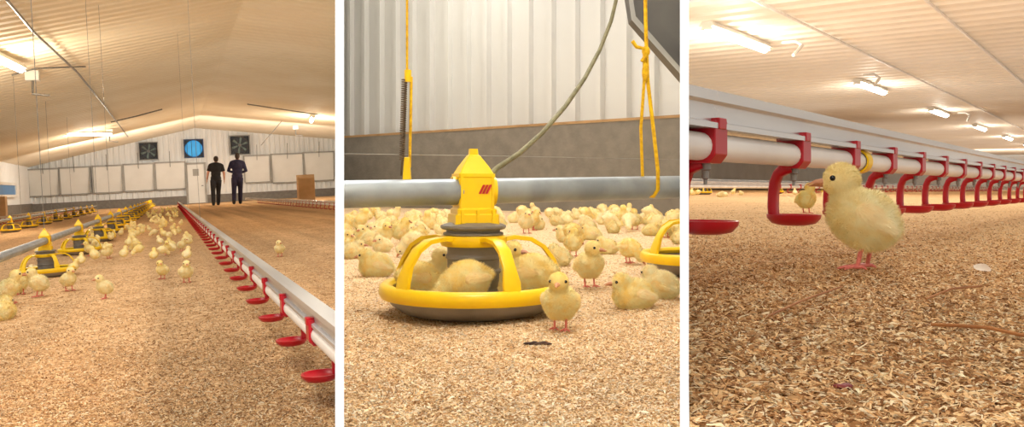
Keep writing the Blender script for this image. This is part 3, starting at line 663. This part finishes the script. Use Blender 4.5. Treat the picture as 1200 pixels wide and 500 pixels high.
r=tag(MB().tube([b.atZ(x,y,Z) for x,y,Z in((756,-6,1.85),(757,40,1.85),(759,95,1.85),(765,145,1.85),(771,200,1.83),(771,222,1.84),(766,230,1.845),(760,229,1.85))],.0042,8).build('rope',M['ropey'],None,True),'bright yellow rope tied with a knot and looped around the grey pipe','rope')
MB().tube([b.atZ(x,y,Z) for x,y,Z in((755,60,1.845),(755,95,1.845),(751,150,1.845),(753,208,1.86),(757,232,1.85))],.0035,8).build('rope_strand',M['ropey'],r,True)
MB().tube([b.atZ(x,y,1.84) for x,y in((741,48),(746,55),(755,57),(756,66),(752,72))],.0042,8).build('rope_end',M['ropey'],r,True)
MB().sphere(b.atZ(757,60,1.843),(.009,.008,.012)).build('knot',M['ropey'],r,True)
MB().sphere(b.atZ(756,85,1.843),(.007,.007,.02)).build('knot',M['ropey'],r,True)
Zh=1.60
cord([b.atZ(477,-6,Zh),b.atZ(477,84,Zh)],.0024,'rope',M['ropey'],'thin yellow cord hanging at the left down to a yellow hook','cord')
r=empty('spring_hanger',b.atZ(477,206,Zh)); o=b.atZ(477,206,Zh)
MB().tube([b.atZ(478,82,Zh)-o,b.atZ(478,96,Zh)-o],.0065,10).build('hook',M['yellow'],r,True)
MB().tube([b.atZ(482,90,Zh)-o,b.atZ(481,150,Zh)-o,b.atZ(480,196,Zh)-o],.0028,8).build('cord',M['ropey'],r,True)
sa=b.atZ(474,92,Zh)-o; sb=b.atZ(471,188,Zh)-o; n=260
MB().tube([sa.lerp(sb,i/n)+Vector((.0048*math.cos(i*.9),.0048*math.sin(i*.9),0)) for i in range(n+1)],.0014,5).build('spring',M['spring'],r,True)
MB().tube([sb,b.atZ(470,206,Zh)-o],.002,6).build('spring_end',M['spring'],r,True)
m=MB(); A_=b.atZ(477,184,Zh)-o; B_=b.atZ(477,212,Zh)-o
m.loft([[A_+Vector((x*.005,y*.005,0)) for x,y in((-1,-1),(1,-1),(1,1),(-1,1))],[B_+Vector((x*.008,y*.008,0)) for x,y in((-1,-1),(1,-1),(1,1),(-1,1))]]); m.build('pipe_hook',M['yellow'],r,bevel=.002)
tag(r,'dark coil spring with yellow cord and hook holding the grey pipe','spring hanger')
cord([b.atZ(400,180,1.7),b.atZ(600,183,1.85),b.atZ(800,187,2.0)],.0008,'wire',M['wire'],'very thin horizontal wire running above the grey pipe','wire')
G2='chicks around the big yellow feeder'
L2=[(656,391,.098,-98,'hi_stand','chick standing alone in front of feeder, facing the camera'),
(692,338,.112,-70,'hi_turn','chick standing just behind the front one, looking right'),
(743,361,.112,200,'hi_sit','pale chick resting on the litter right of the feeder, nearest the camera'),
(774,350,.11,150,'hi_sit','plump chick sitting near the right edge beside the pale resting one'),
(738,309,.1,-30,'mid_peck','chick pecking below the rope loop'),
(712,298,.1,190,'mid_sit','chick facing left behind the one looking right'),
(672,300,.1,80,'mid_turn','chick right of the feeder at the front of the crowd'),
(441,323,.12,175,'hi_sit','golden chick lying at the left behind the feeder rim'),
(413,303,.1,10,'mid_sit','chick sitting at the left edge at the front of the crowd'),
(448,296,.1,-120,'mid_sit','chick left of the feeder resting behind the golden one'),
(484,302,.105,200,'mid_peck','chick pecking behind the left arch of the feeder'),
(655,312,.105,130,'mid_sit','chick sitting right behind the right arch of the feeder')]
for px,py,h,a,k,lab in L2:
    place(k,b,px,py,h,a,lab,G2,A2); p=b.onz(px,py,0); pts.append((p.x,p.y))
for px,dy,h,a,k,lab in((546,-.085,.122,200,'hi_peck','chick feeding inside the pan in front of the drum, tail to the right'),(492,-.02,.112,20,'hi_peck','chick feeding inside the left end of the feeder pan'),(512,.09,.108,-60,'mid_turn','chick inside the pan behind the left feeding chick'),(622,-.035,.132,150,'hi_peck','large chick feeding inside the right half of the feeder pan'),(598,.1,.12,-70,'mid_turn','chick inside the pan behind the drum on the right')):
    Yc=pc.y+dy; X=(px-600)/F*Yc
    tag(dup(TPL[k],(X,Yc,.014),b.face(px,a),h),lab,'chick',G2)
pts.append((base.x,base.y))
PS=('stand','sit','sit','sit','sit','peck','sit','sit')
cl=[(random.uniform(402,520),random.uniform(266,290)) for _ in range(5)]+[(random.uniform(600,797),random.uniform(264,292)) for _ in range(8)]
def reg2a():
    c=random.choice(cl); return (min(796,max(403,random.gauss(c[0],18))),min(303,max(263,random.gauss(c[1],5))))
crowd(40,reg2a,.112,'one of the chicks in the front rows of the crowd behind feeder','front rows of the chick crowd','mid_',b,A2,.08,lambda p:(p.x-base.x)**2+(p.y-base.y)**2<.3**2,PS)
cl2=[(random.uniform(402,797),random.uniform(256,272)) for _ in range(15)]
def reg2b():
    if random.random()<.3: return (random.uniform(400,799),255+6*random.random())
    c=random.choice(cl2); return (min(799,max(401,random.gauss(c[0],16))),min(278,max(254,random.gauss(c[1],3))))
crowd(84,reg2b,.124,'one of the tightly packed chicks in the crowd before the concrete wall','packed chick crowd by the wall','lo_',b,A2,.11,None,('sit','sit','sit','peck','sit','turn','sit','sit'))
m=MB(); p=b.onz(630,408,0)
for i in range(7): m.sphere(((i-3)*.005,random.uniform(-.003,.003),.002),(.007,.005,.002+.0008*(i%3)),8,6)
o=m.build('dropping',M['dbit'],None,True); o.location=(p.x,p.y,float(hf(p.x,p.y,A2))+.0015); tag(o,'dark dropping on the pale shavings in front of the standing chick','dropping')
# =================================================================== BAY 3
BAY=B3; b=B3; A3=.0015; pts=[]
fm3=floor_mat('litter floor 3',L(234,196,146),L(212,170,120),L(168,124,80),200)
ground(b,A3,.08,66,-1.0,.25,-19.2,8,fm3)
pal3=[L(246,210,158),L(234,192,138),L(218,170,116),L(250,228,188),L(188,138,88),L(146,100,60)]
chips(b,A3,165000,803,1290,227,560,(.0024,.0055),(.0006,.0017),pal3,'brown wood shavings and chopped straw under the red drinker cups',1.0,.0028,patch=75)
ZC=2.3; Xw=-19.0
m=MB(); y=9.5; rings=[]
while y<64:
    for dy,dz in((0,0),(.06,.04),(.16,.04),(.22,0)): rings.append([Vector((x,y+dy,ZC+dz)) for x in(Xw,10)])
    y+=.42
m.loft(rings,False)
st(m.build('ceiling',M['pale_metal']))
st(MB().box(Xw-.1,Xw,6,64,-.05,ZC+.05).build('wall_left',M['white']))
st(MB().box(Xw,Xw+.05,6,64,0,.35).build('baseboard_left',M['concrete']))
st(MB().box(Xw,10,64,64.1,-.05,ZC+.05).build('wall_back',M['white']))
pl=b.onp(865,47,Vector((0,0,ZC-.1)),Vector((0,0,1)))
for n in range(7):
    yy=pl.y*(.00208+.0013*n)/.00208
    lab=['longest ceiling tube light, nearest the camera','second ceiling tube light from the camera','third ceiling tube light from the camera','fourth ceiling tube light from the camera'][n] if n<4 else 'one of the farthest tiny tube lights in the row on pale ceiling'
    tube_light(Vector((pl.x,yy,ZC-.09)),Vector((0,1.1,0)),lab+(' above the drinker rail' if n<4 else ''),.06,.11,'row of tube lights on the pale ceiling')
    if n<5: light_source(b,Vector((pl.x,yy,ZC-.4)),36,(1,.94,.82),.12)
for px,py,lab in((1000,56,'long straight conduit on the pale ceiling right of the tube lights'),(1120,30,'far right long conduit line on the pale ceiling')):
    q=b.onp(px,py,Vector((0,0,ZC-.03)),Vector((0,0,1))); cord([(q.x,9.6,ZC-.03),(q.x,63,ZC-.03)],.02,'conduit',M['whitepipe'],lab,'conduit')
for i,(px,py) in enumerate(((916,50),(1014,88),(1114,133))):
    q=b.onp(px,py,Vector((0,0,ZC-.03)),Vector((0,0,1)))
    cord([(pl.x+.3,q.y,ZC-.03),(max(q.x,pl.x+.6)-.1,q.y,ZC-.03),(max(q.x,pl.x+.6),q.y,ZC-.1),(max(q.x,pl.x+.6),q.y-.4,ZC-.3)],.025,'cable',M['whitepipe'],['curved white cable beside the nearest tube light','curved white cable beside second tube light','curved white cable beside third tube light'][i],'cable')
q=b.atZ(930,264,.85); XD3=q.x; zb3=q.z; Yc1=q.y
def Z3(px,py): return b.onx(px,py,XD3).z
rt,rb_=Z3(807,105),Z3(807,149); pt,pb_=Z3(885,163),Z3(885,192); pr=(pt-pb_)/2; zp3=(pt+pb_)/2
ys=[Yc1*(.00189+.00052*n)/.00241 for n in range(0,40)]
yb=ys[2]+.055
ys[0]=Yc1*.00181/.00241
D=drinker(b,XD3,ys,30,.3,zb3,.0262,zp3,pr,rb_,rt,.014,True,'large close drinker line with aluminium rail, white pipe and red cups')
MB().lathe([(pr*1.1,-.010),(pr*1.3,-.010),(pr*1.3,.010),(pr*1.1,.010)],24,(0,yb,zp3),Matrix.Rotation(PI/2,3,'X'),False).build('yellow_band',M['yellow'],D,True,angle=40)
for i,(px,py,lab) in enumerate(((815,227.5,'far drinker line with red cups seen low at left behind the close cups'),(1000,226.5,'farther drinker line with red cups seen behind the chick'))):
    q=b.onz(px,231.5 if i==0 else 226.6,0)
    drinker(b,q.x,[2.5+q.y*.9+.3*k for k in range(50)],q.y+34,q.y*.5,.03,.026,.088,.014,.1,.13,.013,False,lab)
q=b.onz(815,228,0)
tag(MB().tube([(q.x,4,.16),(q.x,60,.16)],.02,10).build('auger_pipe',M['galv'],None,True),'distant feed pipe low behind the close red cups','pipe')
for k in range(4):
    o=dup(FT,(q.x,q.y+.2+k*2.4,0),.3+k,.6); tag(o,'one of the distant small yellow feeders behind the close drinker line','feeder','distant feeders behind the drinker line')
place('hi_stand',b,1004,320,.0935,186,'large fluffy chick standing in profile facing left under the drinker line',None,A3,lift=.0035)
place('hi_turn',b,946,252,.086,60,'chick partly hidden behind the beak and breast of the large chick',None,A3)
crowd(9,lambda:(random.uniform(810,1000),228.5+random.random()*3),.085,'one of the tiny distant chicks on the litter behind the drinker line','distant chicks behind the drinker line','lo_',b,A3,.15)
p=b.onz(1151,320,0); m=MB()
W_=((-.013,.15),(-.008,.7),(-.002,1),(.004,.85),(.009,.6),(.013,.1))
m.loft([[Vector((x,-.0045*w,.0012*w)) for x,w in W_],[Vector((x,0,.0004)) for x,w in W_],[Vector((x,.0045*w,.0016*w)) for x,w in W_]],False)
o=m.build('feather',M['feather'],None,True); o.location=(p.x,p.y,.0045); o.rotation_euler=(.6,.1,-.9); tag(o,'small white feather lying on the litter right of the large chick','feather')
def straw(pts_,r,lab): cord([b.onz(x,y,.005+z) for x,y,z in pts_],r,'straw',M['twig'],lab,'straw',n=6)
straw([(1092,380,.001),(1120,381,.003),(1160,384,.003),(1205,394,.001)],.0009,'long brown straw lying at the right edge of the litter')
straw([(896,372,.000),(940,352,.002),(985,336,.001)],.0007,'thin straw stalk on the litter in front of the large chick')
straw([(1085,350,.000),(1115,338,.002),(1150,335,.001)],.0007,'short straw stalk on the litter below the feather')
p=b.onz(985,468,0); m=MB()
for i in range(5): m.sphere((random.uniform(-.0025,.0025),random.uniform(-.002,.002),.001),(.0022,.0016,.001),8,6)
o=m.build('berry_husk',M['rbit'],None,True); o.location=(p.x,p.y,.004); tag(o,'dark red crumb on the litter in the near foreground','crumb')
# =================================================================== finalize
for t in TEMPLATES:
    for c in list(t.children):
        for g in list(c.children): bpy.data.objects.remove(g)
        bpy.data.objects.remove(c)
    bpy.data.objects.remove(t)
for o,by in TOPS: o.matrix_basis=by.M@o.matrix_basis
bpy.context.view_layer.update()
def nrm(px):
    d=Vector(((px-600)/F,1,0)).normalized(); return Vector((d.y,-d.x,0))
n1,n2=nrm(398),nrm(802)
CUT={id(B1):[(n1,-1)],id(B2):[(n1,1),(n2,-1)],id(B3):[(n2,1)]}
T=.0016
def cutobj(o,by):
    for c in list(o.children): cutobj(c,by)
    if o.type!='MESH': return
    me=o.data; n=len(me.vertices); co=np.empty(n*3,dtype=np.float32); me.vertices.foreach_get('co',co); co=co.reshape(-1,3)
    Mw=np.array(o.matrix_world); W=co@Mw[:3,:3].T+Mw[:3,3]-np.array(CAM)
    for nn,s in CUT[id(by)]:
        dd=(W@np.array(nn))*s-T
        if dd.min()>=0: continue
        if dd.max()<=0 or (o.name.startswith('arm') and (dd>0).mean()<.5): bpy.data.objects.remove(o); return
        if me.users>1: me=me.copy(); o.data=me
        inv=o.matrix_world.inverted(); P=inv@(CAM+nn*s*T); ln=(o.matrix_world.to_3x3().transposed()@(nn*s)).normalized()
        bm=bmesh.new(); bm.from_mesh(me)
        bmesh.ops.bisect_plane(bm,geom=bm.verts[:]+bm.edges[:]+bm.faces[:],plane_co=P,plane_no=ln,clear_inner=True,dist=1e-6)
        bm.to_mesh(me); bm.free()
        if len(me.vertices)==0: bpy.data.objects.remove(o); return
        n=len(me.vertices); co=np.empty(n*3,dtype=np.float32); me.vertices.foreach_get('co',co); co=co.reshape(-1,3); W=co@Mw[:3,:3].T+Mw[:3,3]-np.array(CAM)
for o,by in TOPS: cutobj(o,by)
for _ in range(3):
    for o in [x for x in sc.objects if x.type=='EMPTY' and len(x.children)==0]: bpy.data.objects.remove(o)
for i,px in enumerate((398,802)):
    d=Vector(((px-600)/F,1,0)); nn=nrm(px); hw=.26*5/F*abs(nn.x)
    p0=CAM+d*.2605; p1=CAM+d*66
    def R_(p,z0,z1,w): return [Vector((p.x,p.y,0))+nn*w+Vector((0,0,z0)),Vector((p.x,p.y,0))-nn*w+Vector((0,0,z0)),Vector((p.x,p.y,0))-nn*w+Vector((0,0,z1)),Vector((p.x,p.y,0))+nn*w+Vector((0,0,z1))]
    BAY=None
    m=MB(); m.loft([R_(p0,-.6,4.2,hw*.97),R_(p1,-.6,4.2,hw*.97)]); o=m.build(['view_divider_left','view_divider_right'][i],M['part']); st(o)  # divider filling the white gap between views, not a barn wall
    m=MB(); m.loft([R_(CAM+d*.26,-.6,4.2,hw),R_(CAM+d*.2604,-.6,4.2,hw)]); o=m.build(f'trim_{i+1}',M['trimglow']); st(o)  # self-glowing front strip of the divider, not a light fixture
# unseen area lights added to brighten the bays, no fixtures behind them
CW=(1,.92,.77)
light_source(B1,Vector((-1.5,3.5,4.5)),150,(1,.93,.8),kind='AREA',size=3.5)
light_source(B1,Vector((0.5,7.0,2.9)),45,CW,kind='AREA',size=5,rot=90,sy=1.2)  # added fill pointing down the hall, above the view
for yy,e in((11,36),(17,40),(23,44),(30,52)): light_source(B1,Vector((0.3,yy,.75)),e,CW,kind='AREA',size=8,rot=180,sy=6)  # added uplights to even out the ceiling, backs to camera
light_source(B1,Vector((0.8,33,1.9)),225,(1,.97,.91),kind='AREA',size=9,rot=82,sy=.8)  # added fill for the gable wall, facing away from camera
light_source(B2,Vector((-.35,.5,1.6)),32,(1,.97,.9),kind='AREA',size=.9)
light_source(B2,Vector((0.1,3.0,2.6)),34,(1,.97,.92),kind='AREA',size=1.2)  # added fill for the back wall, above the view
light_source(B2,Vector((-1.05,6.4,2.9)),24,(1,.98,.95),kind='AREA',size=.25)  # added grazing light to bring out the wall ribs
light_source(B3,Vector((-.6,.5,1.3)),22,(1,.95,.86),kind='AREA',size=.8)
light_source(B3,Vector((.15,-.5,.9)),8,(1,.96,.88),kind='AREA',size=.5,rot=45)  # added fill behind the camera to brighten the near chick
light_source(B3,Vector((-2,6,4)),250,(1,.95,.87),kind='AREA',size=4)
light_source(B3,Vector((-5,9,1.9)),110,(1,.95,.85),kind='AREA',size=9,rot=95,sy=1)  # added fill pointing down the hall, facing away from camera
light_source(B3,Vector((-7,18,.6)),210,(1,.95,.85),kind='AREA',size=14,rot=180,sy=14)  # added uplight for the ceiling, unseen from below
light_source(B3,Vector((-4,44,.6)),400,(1,.95,.85),kind='AREA',size=14,rot=180,sy=28)  # added uplight brightening the far ceiling
light_source(B3,Vector((-3,54,1.5)),300,(1,.96,.9),kind='AREA',size=14,rot=90,sy=1)  # added fill for the far end wall, facing away from camera
w=bpy.data.worlds.new('w'); sc.world=w; w.use_nodes=True; w.node_tree.nodes['Background'].inputs[0].default_value=(1,.96,.90,1); w.node_tree.nodes['Background'].inputs[1].default_value=.78
cd=bpy.data.cameras.new('camera'); cam=bpy.data.objects.new('camera',cd); COL.objects.link(cam)
cam.location=CAM; cam.rotation_euler=(PI/2,0,0); cd.sensor_fit='HORIZONTAL'; cd.sensor_width=36; cd.lens=F/1200*36; cd.shift_y=-(250-HC)/1200
cd.clip_start=.02; cd.clip_end=300; sc.camera=cam
